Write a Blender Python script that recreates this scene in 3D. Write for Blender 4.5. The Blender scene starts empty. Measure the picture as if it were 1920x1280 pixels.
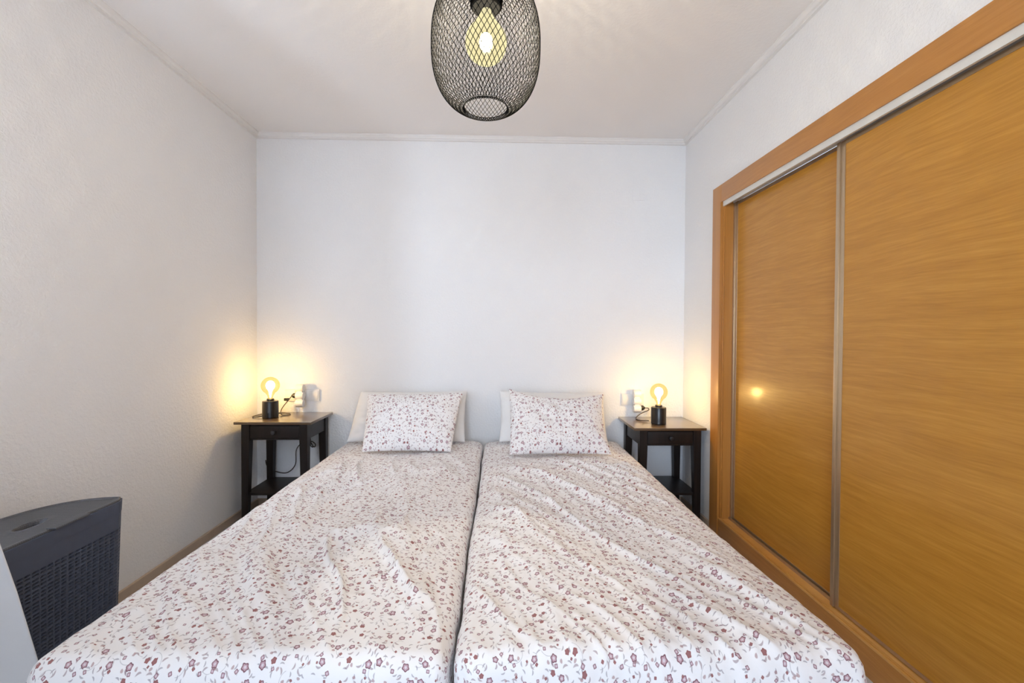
import bpy, bmesh, math, random
import numpy as np
from mathutils import Vector, Matrix
random.seed(7); np.random.seed(7)
PI = math.pi
S = bpy.context.scene
C = S.collection

# ------------------------------------------------------------ camera
FPX = 860.0
yaw, pitch, roll = math.radians(1.53), math.radians(-0.87), math.radians(0.32)
Fv = Vector((math.sin(yaw)*math.cos(pitch), math.cos(yaw)*math.cos(pitch), math.sin(pitch)))
R0 = Fv.cross(Vector((0, 0, 1))).normalized(); U0 = R0.cross(Fv)
Rv = R0*math.cos(roll) + U0*math.sin(roll)
Uv = U0*math.cos(roll) - R0*math.sin(roll)
cam = bpy.data.cameras.new('camera')
cam.sensor_width = 36; cam.lens = 36*FPX/1920; cam.clip_start = 0.02
co = bpy.data.objects.new('camera', cam); C.objects.link(co)
m = Matrix.Identity(4)
for i in range(3):
    m[i][0] = Rv[i]; m[i][1] = Uv[i]; m[i][2] = -Fv[i]
m[0][3], m[1][3], m[2][3] = 0, -3.127, 1.208
co.matrix_world = m
S.camera = co

# ------------------------------------------------------------ world, daylight, exposure
w = bpy.data.worlds.new('daylight'); S.world = w; w.use_nodes = True
w.node_tree.nodes['Background'].inputs[0].default_value = (0.72, 0.84, 1.0, 1)
w.node_tree.nodes['Background'].inputs[1].default_value = 1.0
S.view_settings.view_transform = 'Standard'; S.view_settings.look = 'None'
S.view_settings.exposure = 0.88; S.view_settings.gamma = 1.0
S.view_settings.use_curve_mapping = False

def area(name, loc, direction, sx, sy, energy, col):
    l = bpy.data.lights.new(name, 'AREA'); l.shape = 'RECTANGLE'
    l.size = sx; l.size_y = sy; l.energy = energy; l.color = col
    o = bpy.data.objects.new(name, l); C.objects.link(o); o.location = loc
    o.rotation_euler = Vector(direction).to_track_quat('-Z', 'Y').to_euler()
    return o
DAY = (0.70, 0.83, 1.0)
area('daylight_front', (-1.2, -8.5, 1.9), (0.14, 1, -0.04), 3.0, 2.4, 168, DAY)
area('right_wall_fill', (-1.98, -2.85, 1.45), (1, 0, 0.0), 0.9, 1.2, 125, DAY)  # added fill for the right wall, let in through an unseen window

# ------------------------------------------------------------ helpers
XL, XR, YB, YF, FZ, CZ = -1.631, 1.267, 0.0, -3.75, 0.05, 2.54

class MB:
    def __init__(s): s.bm = bmesh.new()
    def box(s, x0, x1, y0, y1, z0, z1, bev=0.0):
        b = bmesh.new()
        bmesh.ops.create_cube(b, size=1)
        for v in b.verts:
            v.co = Vector(((x0+x1)/2+v.co.x*(x1-x0), (y0+y1)/2+v.co.y*(y1-y0), (z0+z1)/2+v.co.z*(z1-z0)))
        if bev: bmesh.ops.bevel(b, geom=b.edges[:], offset=bev, segments=2, profile=0.7, affect='EDGES')
        s.add(b); return s
    def add(s, b):
        me = bpy.data.meshes.new('tmp'); b.to_mesh(me); b.free(); s.bm.from_mesh(me); bpy.data.meshes.remove(me)
    def lathe(s, prof, cx=0, cy=0, cz=0, n=32, axis='Z', cap=True):
        rings = []
        for r, h in prof:
            ring = []
            for i in range(n):
                a = 2*PI*i/n
                p = (r*math.cos(a), r*math.sin(a), h)
                if axis == 'X': p = (p[2], p[0], p[1])
                if axis == 'Y': p = (p[0], p[2], p[1])
                ring.append(s.bm.verts.new((cx+p[0], cy+p[1], cz+p[2])))
            rings.append(ring)
        for a, b in zip(rings[:-1], rings[1:]):
            for i in range(n):
                s.bm.faces.new((a[i], a[(i+1) % n], b[(i+1) % n], b[i]))
        if cap:
            for rg in (rings[0], rings[-1]):
                try: s.bm.faces.new(rg)
                except Exception: pass
        return s
    def tube(s, pts, r, n=8, closed=False):
        pts = [Vector(p) for p in pts]
        N = len(pts); rings = []
        prev = None
        for i, p in enumerate(pts):
            if closed: t = pts[(i+1) % N]-pts[i-1]
            else: t = pts[min(i+1, N-1)]-pts[max(i-1, 0)]
            t.normalize()
            if prev is None:
                u = t.cross(Vector((0, 0, 1)))
                if u.length < 1e-3: u = t.cross(Vector((1, 0, 0)))
            else: u = prev - t*prev.dot(t)
            u.normalize(); prev = u; v = t.cross(u)
            rr = r[i] if isinstance(r, (list, tuple)) else r
            rings.append([s.bm.verts.new(p+(u*math.cos(2*PI*k/n)+v*math.sin(2*PI*k/n))*rr) for k in range(n)])
        M = N if closed else N-1
        for i in range(M):
            a, b = rings[i], rings[(i+1) % N]
            for k in range(n):
                s.bm.faces.new((a[k], a[(k+1) % n], b[(k+1) % n], b[k]))
        if not closed:
            s.bm.faces.new(rings[0]); s.bm.faces.new(rings[-1])
        return s
    def prism(s, poly, x0, x1, axis='X'):
        """poly: list of 2D points; extruded along the axis"""
        def P(a, p):
            return {'X': (a, p[0], p[1]), 'Y': (p[0], a, p[1]), 'Z': (p[0], p[1], a)}[axis]
        A = [s.bm.verts.new(P(x0, p)) for p in poly]; B = [s.bm.verts.new(P(x1, p)) for p in poly]
        n = len(poly)
        for i in range(n): s.bm.faces.new((A[i], A[(i+1) % n], B[(i+1) % n], B[i]))
        s.bm.faces.new(A); s.bm.faces.new(B)
        return s
    def build(s, name, mat, parent=None, smooth=None, loc=(0, 0, 0)):
        bmesh.ops.recalc_face_normals(s.bm, faces=s.bm.faces[:])
        me = bpy.data.meshes.new(name); s.bm.to_mesh(me); s.bm.free()
        return link(name, me, mat, parent, smooth, loc)

def link(name, me, mat, parent=None, smooth=None, loc=(0, 0, 0)):
    o = bpy.data.objects.new(name, me); C.objects.link(o)
    if mat: me.materials.append(mat)
    if parent: o.parent = parent
    o.location = loc
    if smooth is not None:
        for p in me.polygons: p.use_smooth = True
        if smooth < 170:
            me.set_sharp_from_angle(angle=math.radians(smooth))
    return o

def tag(o, label=None, cat=None, group=None, kind=None):
    if label: o['label'] = label
    if cat: o['category'] = cat
    if group: o['group'] = group
    if kind: o['kind'] = kind
    return o
def struct(o): o['kind'] = 'structure'; return o
def empty(name, loc, label, cat, group=None):
    o = bpy.data.objects.new(name, None); C.objects.link(o); o.location = loc
    o.empty_display_size = 0.05
    return tag(o, label, cat, group)

def grid_mesh(name, P, UV=None, closed_u=False):
    """P: (nu,nv,3) array -> mesh, UV: (nu,nv,2)"""
    nu, nv = P.shape[:2]
    idx = np.arange(nu*nv).reshape(nu, nv)
    if closed_u: a = idx; b = np.roll(idx, -1, 0); a, b = a, b
    else: a, b = idx[:-1], idx[1:]
    q = np.stack([a[:, :-1], b[:, :-1], b[:, 1:], a[:, 1:]], -1).reshape(-1, 4)
    me = bpy.data.meshes.new(name)
    me.from_pydata(P.reshape(-1, 3).tolist(), [], q.tolist())
    if UV is not None:
        l = me.uv_layers.new(name='UVMap')
        uv = UV.reshape(-1, 2)[q.reshape(-1)]
        l.data.foreach_set('uv', uv.astype(np.float32).reshape(-1))
    me.update()
    return me

# smooth value noise in numpy
def vnoise(x, y, seed=0):
    rs = np.random.RandomState(seed); T = rs.rand(256, 256)
    xi = np.floor(x).astype(int); yi = np.floor(y).astype(int)
    fx = x-xi; fy = y-yi
    fx = fx*fx*fx*(fx*(fx*6-15)+10); fy = fy*fy*fy*(fy*(fy*6-15)+10)
    g = lambda a, b: T[a % 256, b % 256]
    return ((g(xi, yi)*(1-fx)+g(xi+1, yi)*fx)*(1-fy)+(g(xi, yi+1)*(1-fx)+g(xi+1, yi+1)*fx)*fy)*2-1
def sstep(a, b, x):
    t = np.clip((x-a)/(b-a), 0, 1); return t*t*(3-2*t)

# ------------------------------------------------------------ materials
class NT:
    def __init__(s, name):
        s.mat = bpy.data.materials.new(name); s.mat.use_nodes = True
        s.t = s.mat.node_tree; s.n = s.t.nodes; s.b = s.n['Principled BSDF']; s.out = s.n['Material Output']
    def new(s, typ, **kw):
        n = s.n.new(typ)
        for k, v in kw.items(): setattr(n, k, v)
        return n
    def L(s, a, b): s.t.links.new(a, b)
    def put(s, sock, v):
        if isinstance(v, (int, float)): sock.default_value = v
        elif isinstance(v, tuple):
            sock.default_value = v if len(v) == len(sock.default_value) else v+(1,)
        else: s.L(v, sock)
    def M(s, op, a, b=0.0, c=0.0):
        n = s.n.new('ShaderNodeMath'); n.operation = op
        for i, v in enumerate((a, b, c)): s.put(n.inputs[i], v)
        return n.outputs[0]
    def V(s, op, a, b=(0, 0, 0)):
        n = s.n.new('ShaderNodeVectorMath'); n.operation = op
        s.put(n.inputs[0], a); s.put(n.inputs[1], b)
        return n.outputs[0]
    def mix(s, f, a, b):
        n = s.n.new('ShaderNodeMix'); n.data_type = 'RGBA'
        s.put(n.inputs[0], f); s.put(n.inputs[6], a); s.put(n.inputs[7], b)
        return n.outputs[2]
    def noise(s, vec, scale, detail=3, rough=0.5, dist=0.0):
        n = s.n.new('ShaderNodeTexNoise'); s.L(vec, n.inputs['Vector'])
        n.inputs['Scale'].default_value = scale; n.inputs['Detail'].default_value = detail
        n.inputs['Roughness'].default_value = rough; n.inputs['Distortion'].default_value = dist
        return n.outputs[0]
    def coord(s, which='Object'): return s.new('ShaderNodeTexCoord').outputs[which]
    def map(s, vec, scale=(1, 1, 1), rot=(0, 0, 0)):
        n = s.new('ShaderNodeMapping'); s.L(vec, n.inputs[0]); n.inputs['Scale'].default_value = scale
        n.inputs['Rotation'].default_value = rot
        return n.outputs[0]
    def ramp(s, f, stops):
        n = s.new('ShaderNodeValToRGB'); s.L(f, n.inputs[0]); cr = n.color_ramp
        while len(cr.elements) < len(stops): cr.elements.new(0.5)
        for e, (p, c) in zip(cr.elements, stops):
            e.position = p; e.color = c+(1,) if len(c) == 3 else c
        return n.outputs[0]
    def bump(s, h, strength=0.3, dist=0.002):
        n = s.new('ShaderNodeBump'); s.L(h, n.inputs['Height'])
        n.inputs['Strength'].default_value = strength; n.inputs['Distance'].default_value = dist
        s.L(n.outputs[0], s.b.inputs['Normal']); return n.outputs[0]
    def set(s, color=None, rough=None, metal=None, spec=None, coat=None, coat_rough=None, sheen=None):
        if color is not None: s.put(s.b.inputs['Base Color'], color)
        if rough is not None: s.put(s.b.inputs['Roughness'], rough)
        if metal is not None: s.put(s.b.inputs['Metallic'], metal)
        if spec is not None: s.put(s.b.inputs['Specular IOR Level'], spec)
        if coat is not None: s.put(s.b.inputs['Coat Weight'], coat)
        if coat_rough is not None: s.put(s.b.inputs['Coat Roughness'], coat_rough)
        return s.mat

def plain(name, col, rough=0.5, metal=0.0, var=0.04, scale=25, spec=0.5, bump=0.0):
    t = NT(name); c = t.coord()
    nz = t.noise(c, scale, 3)
    lo = tuple(max(0, x*(1-var)) for x in col); hi = tuple(min(1, x*(1+var)) for x in col)
    if bump: t.bump(t.noise(c, scale*6, 2), bump, 0.001)
    return t.set(t.ramp(nz, [(0.3, lo), (0.7, hi)]), rough, metal, spec)

def wall_mat(name, col, bump, scale):
    t = NT(name); c = t.coord()
    big = t.noise(c, 1.7, 2)
    colr = t.ramp(big, [(0.3, tuple(x*0.975 for x in col)), (0.7, col)])
    n1 = t.noise(c, scale, 3, 0.6); n2 = t.noise(c, scale*2.7, 2, 0.5)
    h = t.M('ADD', t.ramp(n1, [(0.42, (0, 0, 0)), (0.62, (1, 1, 1))]), t.M('MULTIPLY', n2, 0.5))
    t.bump(h, bump, 0.0022)
    return t.set(colr, 0.85, spec=0.2)
M_wall = wall_mat('white_textured_plaster', (0.865, 0.87, 0.89), 0.42, 75)
M_ceil = wall_mat('ceiling_paint', (0.90, 0.885, 0.885), 0.12, 60)
M_trim = plain('white_gloss_moulding', (0.80, 0.79, 0.79), 0.4, var=0.01)

def wood_mat(name, c1, c2, c3, rough=0.32, coat=0.35, axis='Y', fine=1.0, coatr=0.12):
    t = NT(name); c = t.coord()
    sc = {'Y': (0.35, 4.5*fine, 95*fine), 'Z': (46*fine, 46*fine, 1.3)}[axis]
    # wavy cathedral figure: the height gets warped by a slow noise
    warp = t.noise(t.map(c, {'Y': (0.1, 1.3, 3.5), 'Z': (3.5, 3.5, 1.3)}[axis]), 1.0, 2)
    sep = t.new('ShaderNodeSeparateXYZ'); t.L(c, sep.inputs[0])
    comb = t.new('ShaderNodeCombineXYZ')
    t.L(sep.outputs[0], comb.inputs[0]); t.L(sep.outputs[1], comb.inputs[1])
    t.L(t.M('ADD', sep.outputs[2], t.M('MULTIPLY', warp, 0.07 if axis == 'Y' else 0)), comb.inputs[2])
    v = comb.outputs[0]
    g1 = t.noise(t.map(v, sc), 1.0, 4, 0.6)
    g2 = t.noise(t.map(v, tuple(x*3.1 for x in sc)), 1.0, 3, 0.6)
    g3 = t.noise(t.map(v, tuple(x*0.13 for x in sc)), 1.0, 2, 0.5)
    f = t.M('ADD', t.M('MULTIPLY', g1, 0.55), t.M('ADD', t.M('MULTIPLY', g2, 0.25), t.M('MULTIPLY', g3, 0.2)))
    col = t.ramp(f, [(0.34, c1), (0.5, c2), (0.66, c3)])
    t.bump(f, 0.08, 0.0008)
    return t.set(col, rough, coat=coat, coat_rough=coatr)
M_oak = wood_mat('oak_veneer_door', (0.42, 0.185, 0.022), (0.50, 0.230, 0.031), (0.58, 0.285, 0.046), 0.34, 0.22)
M_oak.node_tree.nodes['Principled BSDF'].inputs['Specular IOR Level'].default_value = 0.35
M_oakf = wood_mat('oak_frame', (0.42, 0.175, 0.032), (0.48, 0.205, 0.040), (0.53, 0.240, 0.055), 0.4, 0.25, 'Z')
M_oakh = wood_mat('oak_frame_along', (0.42, 0.175, 0.032), (0.48, 0.205, 0.040), (0.53, 0.240, 0.055), 0.4, 0.25, 'Y')
M_bronze = plain('champagne_profile', (0.52, 0.40, 0.27), 0.33, 0.75, 0.03)
M_alu = plain('white_aluminium_rail', (0.72, 0.72, 0.70), 0.38, 0.2, 0.02)
M_dark = plain('painted_gap_shade', (0.05, 0.04, 0.05), 0.8)  # near-black puts the shade of the wardrobe gaps into the carcass colour
M_black = wood_mat('black_brown_stain', (0.007, 0.005, 0.005), (0.012, 0.008, 0.007), (0.020, 0.013, 0.011), 0.40, 0.08, 'Z')
M_black.node_tree.nodes['Principled BSDF'].inputs['Specular IOR Level'].default_value = 0.3
M_blackt = wood_mat('black_brown_top_lamplit', (0.075, 0.040, 0.015), (0.100, 0.054, 0.020), (0.125, 0.070, 0.026), 0.30, 1.0, 'Y', 1.0, 0.20)  # base made browner to paint in the golden lamp reflection
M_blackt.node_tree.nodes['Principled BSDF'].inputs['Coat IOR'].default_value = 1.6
M_knob = plain('dark_metal_knob', (0.06, 0.06, 0.065), 0.3, 0.8)
M_ceramic = plain('black_lamp_base', (0.012, 0.010, 0.010), 0.28)
M_collar = plain('dark_socket', (0.03, 0.022, 0.018), 0.4)
M_plastic = plain('white_plastic', (0.78, 0.77, 0.76), 0.3, var=0.01)
M_hole = plain('socket_recess', (0.30, 0.28, 0.27), 0.5)
M_blackp = plain('black_plastic', (0.015, 0.014, 0.014), 0.4)
M_cable = plain('cable_sheath', (0.05, 0.035, 0.028), 0.55)
M_mesh = plain('black_wire_mesh', (0.008, 0.0075, 0.0075), 0.75, 0.0, spec=0.12)
M_holder = plain('matt_black_holder', (0.003, 0.003, 0.003), 0.9, spec=0.0)
M_hamper = plain('anthracite_plastic', (0.068, 0.084, 0.130), 0.48, bump=0.15, scale=40)
M_hamper_shade = plain('anthracite_inside_shade', (0.02, 0.025, 0.04), 0.7)  # darker copy of the hamper plastic, inner shade put into the colour
M_base = plain('taupe_skirting', (0.50, 0.39, 0.30), 0.45)
M_plinth = M_oakh

def tile_mat():
    t = NT('pale_floor_tile'); c = t.coord()
    b = t.new('ShaderNodeTexBrick'); t.L(c, b.inputs[0])
    b.offset = 0; b.inputs['Scale'].default_value = 1
    b.inputs['Brick Width'].default_value = 0.4; b.inputs['Row Height'].default_value = 0.4
    b.inputs['Mortar Size'].default_value = 0.003
    b.inputs['Color1'].default_value = (0.60, 0.58, 0.57, 1); b.inputs['Color2'].default_value = (0.56, 0.54, 0.53, 1)
    b.inputs['Mortar'].default_value = (0.35, 0.33, 0.32, 1)
    return t.set(b.outputs[0], 0.25)
M_floor = tile_mat()

def fabric_mat(name, col, bump=0.25):
    t = NT(name); c = t.coord('UV')
    n = t.noise(c, 14, 4, 0.6)
    t.bump(t.M('ADD', n, t.M('MULTIPLY', t.noise(c, 900, 1), 0.15)), bump, 0.004)
    t.b.inputs['Sheen Weight'].default_value = 0.15
    return t.set(t.ramp(n, [(0.3, tuple(x*0.97 for x in col)), (0.7, col)]), 0.9, spec=0.15)
M_white = fabric_mat('white_cotton', (0.84, 0.83, 0.83))
M_curtain = fabric_mat('white_curtain_cloth', (0.84, 0.84, 0.85), 0.1)

def floral(name, k=1.0, seed=0.0):
    t = NT(name); uv = t.coord('UV')
    def stamp(scale, off, rnd=0.85):
        v = t.V('ADD', uv, (off, off*0.7, 0))
        vo = t.new('ShaderNodeTexVoronoi', voronoi_dimensions='2D'); t.L(v, vo.inputs['Vector'])
        vo.inputs['Scale'].default_value = scale; vo.inputs['Randomness'].default_value = rnd
        d = t.V('SUBTRACT', v, vo.outputs['Position'])
        sep = t.new('ShaderNodeSeparateXYZ'); t.L(d, sep.inputs[0])
        sc = t.new('ShaderNodeSeparateColor'); t.L(vo.outputs['Color'], sc.inputs[0])
        return sep.outputs[0], sep.outputs[1], sc.outputs[0], sc.outputs[1], sc.outputs[2]
    def soft(edge, val, wdt):  # 1 where val < edge
        n = t.new('ShaderNodeMapRange'); n.interpolation_type = 'SMOOTHSTEP'
        t.put(n.inputs['Value'], t.M('SUBTRACT', edge, val))
        n.inputs['From Min'].default_value = -wdt; n.inputs['From Max'].default_value = wdt
        return n.outputs[0]
    base = (0.88, 0.86, 0.865)
    col = base
    ink_dk, ink_red, ink_pk, ink_gr = (0.21, 0.095, 0.115), (0.29, 0.105, 0.100), (0.54, 0.36, 0.40), (0.27, 0.23, 0.27)
    mask_list = []
    # thin stems
    for sc_, off in ((17/k, 3.7+seed), ):
        x, y, r1, r2, r3 = stamp(sc_, off, 1.0)
        r = t.M('SQRT', t.M('ADD', t.M('MULTIPLY', x, x), t.M('MULTIPLY', y, y)))
        R = t.M('MULTIPLY', t.M('ADD', 0.5, r1), 0.016*k)
        ring = soft(0.00055, t.M('ABSOLUTE', t.M('SUBTRACT', r, R)), 0.0004)
        ang = t.M('ARCTAN2', y, x)
        arc = t.M('GREATER_THAN', t.M('SINE', t.M('ADD', ang, t.M('MULTIPLY', r2, 6.28))), 0.15)
        col = t.mix(t.M('MULTIPLY', t.M('MULTIPLY', ring, arc), 0.55), col, (0.38, 0.36, 0.38))
    # leaves
    for sc_, off, a, b, inkc in ((60/k, 1.3+seed, 0.0046*k, 0.0014*k, ink_gr), (45/k, 5.1+seed, 0.0058*k, 0.0018*k, (0.28, 0.17, 0.19)),
                                 (38/k, 9.4+seed, 0.0034*k, 0.0026*k, (0.33, 0.13, 0.13))):
        x, y, r1, r2, r3 = stamp(sc_, off, 0.9)
        th = t.M('MULTIPLY', r1, 6.283)
        c_, s_ = t.M('COSINE', th), t.M('SINE', th)
        lx = t.M('ADD', t.M('MULTIPLY', x, c_), t.M('MULTIPLY', y, s_))
        ly = t.M('SUBTRACT', t.M('MULTIPLY', y, c_), t.M('MULTIPLY', x, s_))
        ly = t.M('ADD', ly, t.M('MULTIPLY', t.M('MULTIPLY', lx, lx), 60.0/k))
        q = t.M('SQRT', t.M('ADD', t.M('POWER', t.M('DIVIDE', lx, a), 2), t.M('POWER', t.M('DIVIDE', ly, b), 2)))
        mk = soft(1.0, q, 0.25)
        mk = t.M('MULTIPLY', mk, t.M('GREATER_THAN', r2, 0.44))
        col = t.mix(t.M('MULTIPLY', mk, 0.62), col, inkc)
    # flowers
    for sc_, off, R0_, thr, pet in ((32/k, 0.4+seed, 0.0082*k, 0.48, 5.0), (42/k, 7.7+seed, 0.0045*k, 0.50, 4.0)):
        x, y, r1, r2, r3 = stamp(sc_, off, 0.65)
        r = t.M('SQRT', t.M('ADD', t.M('MULTIPLY', x, x), t.M('MULTIPLY', y, y)))
        ang = t.M('ADD', t.M('ARCTAN2', y, x), t.M('MULTIPLY', r1, 6.283))
        R = t.M('MULTIPLY', t.M('ADD', 0.60, t.M('MULTIPLY', r2, 0.5)), R0_)
        Rp = t.M('MULTIPLY', R, t.M('ADD', 0.86, t.M('MULTIPLY', t.M('COSINE', t.M('MULTIPLY', ang, pet)), 0.10)))
        on = t.M('GREATER_THAN', r3, thr)
        m1 = t.M('MULTIPLY', soft(Rp, r, 0.0005), on)
        m2 = t.M('MULTIPLY', soft(t.M('MULTIPLY', Rp, 0.72), r, 0.0006), on)
        m3 = t.M('MULTIPLY', soft(t.M('MULTIPLY', R, 0.30), r, 0.0005), on)
        lightf = t.M('GREATER_THAN', r2, 0.40)
        fillc = t.mix(lightf, (0.34, 0.155, 0.155), ink_pk)
        outc = t.mix(lightf, ink_red, ink_dk)
        col = t.mix(m1, col, outc); col = t.mix(m2, col, fillc)
        col = t.mix(t.M('MULTIPLY', m3, lightf), col, (0.70, 0.62, 0.66))
    n = t.noise(uv, 22, 4, 0.6)
    t.bump(t.M('ADD', n, t.M('MULTIPLY', t.noise(uv, 60, 2), 0.4)), 0.25, 0.004)
    t.b.inputs['Sheen Weight'].default_value = 0.1
    return t.set(col, 0.9, spec=0.15)
M_floral = floral('floral_cotton_print')
M_floral2 = floral('floral_pillow_print', 0.98, 20.3)

def bulb_glass(name, ecol, estr, opac, tint):
    t = NT(name); t.n.remove(t.b)
    tr = t.new('ShaderNodeBsdfTransparent'); tr.inputs[0].default_value = tint+(1,)
    em = t.new('ShaderNodeEmission'); em.inputs[0].default_value = ecol+(1,); em.inputs[1].default_value = estr
    gl = t.new('ShaderNodeBsdfGlossy'); gl.inputs['Roughness'].default_value = 0.05
    lw = t.new('ShaderNodeLayerWeight'); lw.inputs[0].default_value = 0.35
    m1 = t.new('ShaderNodeMixShader')
    fac = t.M('MINIMUM', t.M('ADD', opac, t.M('MULTIPLY', lw.outputs['Facing'], 0.55)), 1.0)
    t.L(fac, m1.inputs[0]); t.L(tr.outputs[0], m1.inputs[1]); t.L(em.outputs[0], m1.inputs[2])
    m2 = t.new('ShaderNodeMixShader'); m2.inputs[0].default_value = 0.04
    t.L(m1.outputs[0], m2.inputs[1]); t.L(gl.outputs[0], m2.inputs[2])
    t.L(m2.outputs[0], t.out.inputs[0])
    return t.mat
def emit(name, col, s):
    t = NT(name); t.n.remove(t.b); em = t.new('ShaderNodeEmission')
    em.inputs[0].default_value = col+(1,); em.inputs[1].default_value = s
    tr = t.new('ShaderNodeBsdfTransparent'); ad = t.new('ShaderNodeAddShader')
    t.L(em.outputs[0], ad.inputs[0]); t.L(tr.outputs[0], ad.inputs[1])
    t.L(ad.outputs[0], t.out.inputs[0]); return t.mat
M_glassL = bulb_glass('amber_bulb_glass', (1.0, 0.72, 0.22), 0.56, 0.30, (1.0, 0.93, 0.75))
M_glassP = bulb_glass('pendant_bulb_glass', (1.0, 0.90, 0.50), 0.58, 0.50, (1.0, 0.95, 0.8))
M_filL = emit('filament_bloom', (1.0, 0.80, 0.42), 14)  # also carries the bloom of the bulb core
M_filP = emit('glowing_filament_pendant', (1.0, 0.88, 0.62), 12)
def pane_mat():
    t = NT('window_pane_glass'); t.n.remove(t.b)
    tr = t.new('ShaderNodeBsdfTransparent'); gl = t.new('ShaderNodeBsdfGlossy'); gl.inputs['Roughness'].default_value = 0.02
    m = t.new('ShaderNodeMixShader'); m.inputs[0].default_value = 0.06
    t.L(tr.outputs[0], m.inputs[1]); t.L(gl.outputs[0], m.inputs[2]); t.L(m.outputs[0], t.out.inputs[0]); return t.mat
M_pane = pane_mat()

# ------------------------------------------------------------ room shell
T = 0.15
struct(MB().box(XL-T, 1.95, YF-T, YB+T, FZ-0.12, FZ).build('floor', M_floor))
struct(MB().box(XL-T, 1.95, YF-T, YB+T, CZ, CZ+0.12).build('ceiling', M_ceil))
struct(MB().box(XL-T, 1.95, YB, YB+T, FZ, CZ).build('wall_back', M_wall))
# left wall with an added window opening for fill light, beyond the left edge of the picture
wl = MB(); WY0, WY1, WZ0, WZ1 = -3.35, -2.35, 0.95, 2.2
wl.box(XL-T, XL, YF, WY0, FZ, CZ).box(XL-T, XL, WY1, YB, FZ, CZ)
wl.box(XL-T, XL, WY0, WY1, FZ, WZ0).box(XL-T, XL, WY0, WY1, WZ1, CZ)
struct(wl.build('wall_left', M_wall))
# front wall (behind the camera) with a balcony window
FX0, FX1, FZ0, FZ1 = -0.95, 0.75, 0.25, 2.35
wf = MB()
wf.box(XL-T, FX0, YF-T, YF, FZ, CZ).box(FX1, 1.95, YF-T, YF, FZ, CZ)
wf.box(FX0, FX1, YF-T, YF, FZ, FZ0).box(FX0, FX1, YF-T, YF, FZ1, CZ)
struct(wf.build('wall_front', M_wall))
# right wall with the wardrobe niche
NY0, NY1, NZ1 = -3.30, -0.53, 2.0
wr = MB()
wr.box(XR, XR+0.12, NY1, YB, FZ, CZ).box(XR, XR+0.12, YF, NY0, FZ, CZ).box(XR, XR+0.12, NY0, NY1, NZ1, CZ)
struct(wr.build('wall_right', M_wall))

def window(name, ax, a0, a1, z0, z1, plane, nm):
    r = bpy.data.objects.new(name, None); C.objects.link(r); struct(r)
    def bx(mb, p0, p1, q0, q1, d0, d1):
        if ax == 'X': mb.box(p0, p1, plane+d0, plane+d1, q0, q1)
        else: mb.box(plane+d0, plane+d1, p0, p1, q0, q1)
    f = MB(); k = 0.05
    bx(f, a0, a0+k, z0, z1, -.03, .03); bx(f, a1-k, a1, z0, z1, -.03, .03)
    bx(f, a0, a1, z0, z0+k, -.03, .03); bx(f, a0, a1, z1-k, z1, -.03, .03)
    mid = (a0+a1)/2; bx(f, mid-k/2, mid+k/2, z0, z1, -.03, .03)
    f.build('window_frame', M_trim, r)
    g = MB(); bx(g, a0+k, a1-k, z0+k, z1-k, -.004, .004)
    g.build('pane', M_pane, r)
window('window_1', 'X', FX0, FX1, FZ0, FZ1, YF-0.08, 'a')
window('added_side_window', 'Y', WY0, WY1, WZ0, WZ1, XL-0.08, 'b')  # unseen window, added to go with the curtain and the fill light

# ceiling moulding: a small stepped cove (profile in distance-from-wall / drop-from-ceiling)
prof = [(0, 0), (0.030, 0), (0.030, -0.006), (0.026, -0.009), (0.020, -0.020), (0.012, -0.024), (0.012, -0.032), (0, -0.034)]
def cove(name, fn, a0, a1):
    mb = MB(); A = []; B = []
    for d, h in prof:
        A.append(mb.bm.verts.new(fn(a0+d, d, CZ+h))); B.append(mb.bm.verts.new(fn(a1-d, d, CZ+h)))
    n = len(prof)
    for i in range(n): mb.bm.faces.new((A[i], A[(i+1) % n], B[(i+1) % n], B[i]))
    mb.bm.faces.new(A); mb.bm.faces.new(B)
    struct(mb.build(name, M_trim))
cove('trim_1', lambda a, d, z: (a, YB-d, z), XL, XR)
cove('trim_2', lambda a, d, z: (XL+d, a, z), YF, YB)
cove('trim_3', lambda a, d, z: (XR-d, a, z), YF, YB)
cove('trim_4', lambda a, d, z: (a, YF+d, z), XL, XR)
# skirting boards
def skirt(name, x0, x1, y0, y1):
    struct(MB().box(x0, x1, y0, y1, FZ, 0.095, 0.003).build(name, M_base))
skirt('baseboard_left', XL, XL+0.014, YF, YB)
skirt('baseboard_back', XL+0.014, XR, YB-0.012, YB)
skirt('baseboard_right', XR-0.012, XR, -0.43, YB-0.012)

# ------------------------------------------------------------ built-in wardrobe
W = empty('fitted_wardrobe', (XR, -1.9, FZ), 'large built-in wardrobe with golden oak sliding doors along the right wall', 'wardrobe')
def wp(mb, name, mat, par=None, smooth=None):
    par = par or W
    o = mb.build(name, mat, None, smooth)
    o.parent = par
    # keep world placement: parents are translated only
    p = par; off = Vector((0, 0, 0))
    while p: off += p.location; p = p.parent
    o.location = -off
    return o
xf = XR-0.012
# casing: left upright and head
wp(MB().box(xf, XR+0.02, -0.540, -0.436, FZ, 2.068, 0.002).box(XR-0.003, XR+0.02, -0.552, -0.538, FZ, 1.98, 0.001)
   .box(xf-0.004, xf+0.002, -0.5405, -0.5365, FZ, 1.965), 'casing_upright', M_oakf, smooth=30)
wp(MB().box(xf, XR+0.02, -3.40, -0.540, 1.968, 2.068, 0.002), 'casing_head', M_oakh, smooth=30)
wp(MB().box(xf, XR+0.02, -3.40, -3.30, FZ, 1.968, 0.002), 'casing_upright', M_oakf, smooth=30)
wp(MB().box(XR+0.004, 1.345, -0.560, -0.545, 0.16, 1.97), 'jamb', M_oakf)
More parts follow.
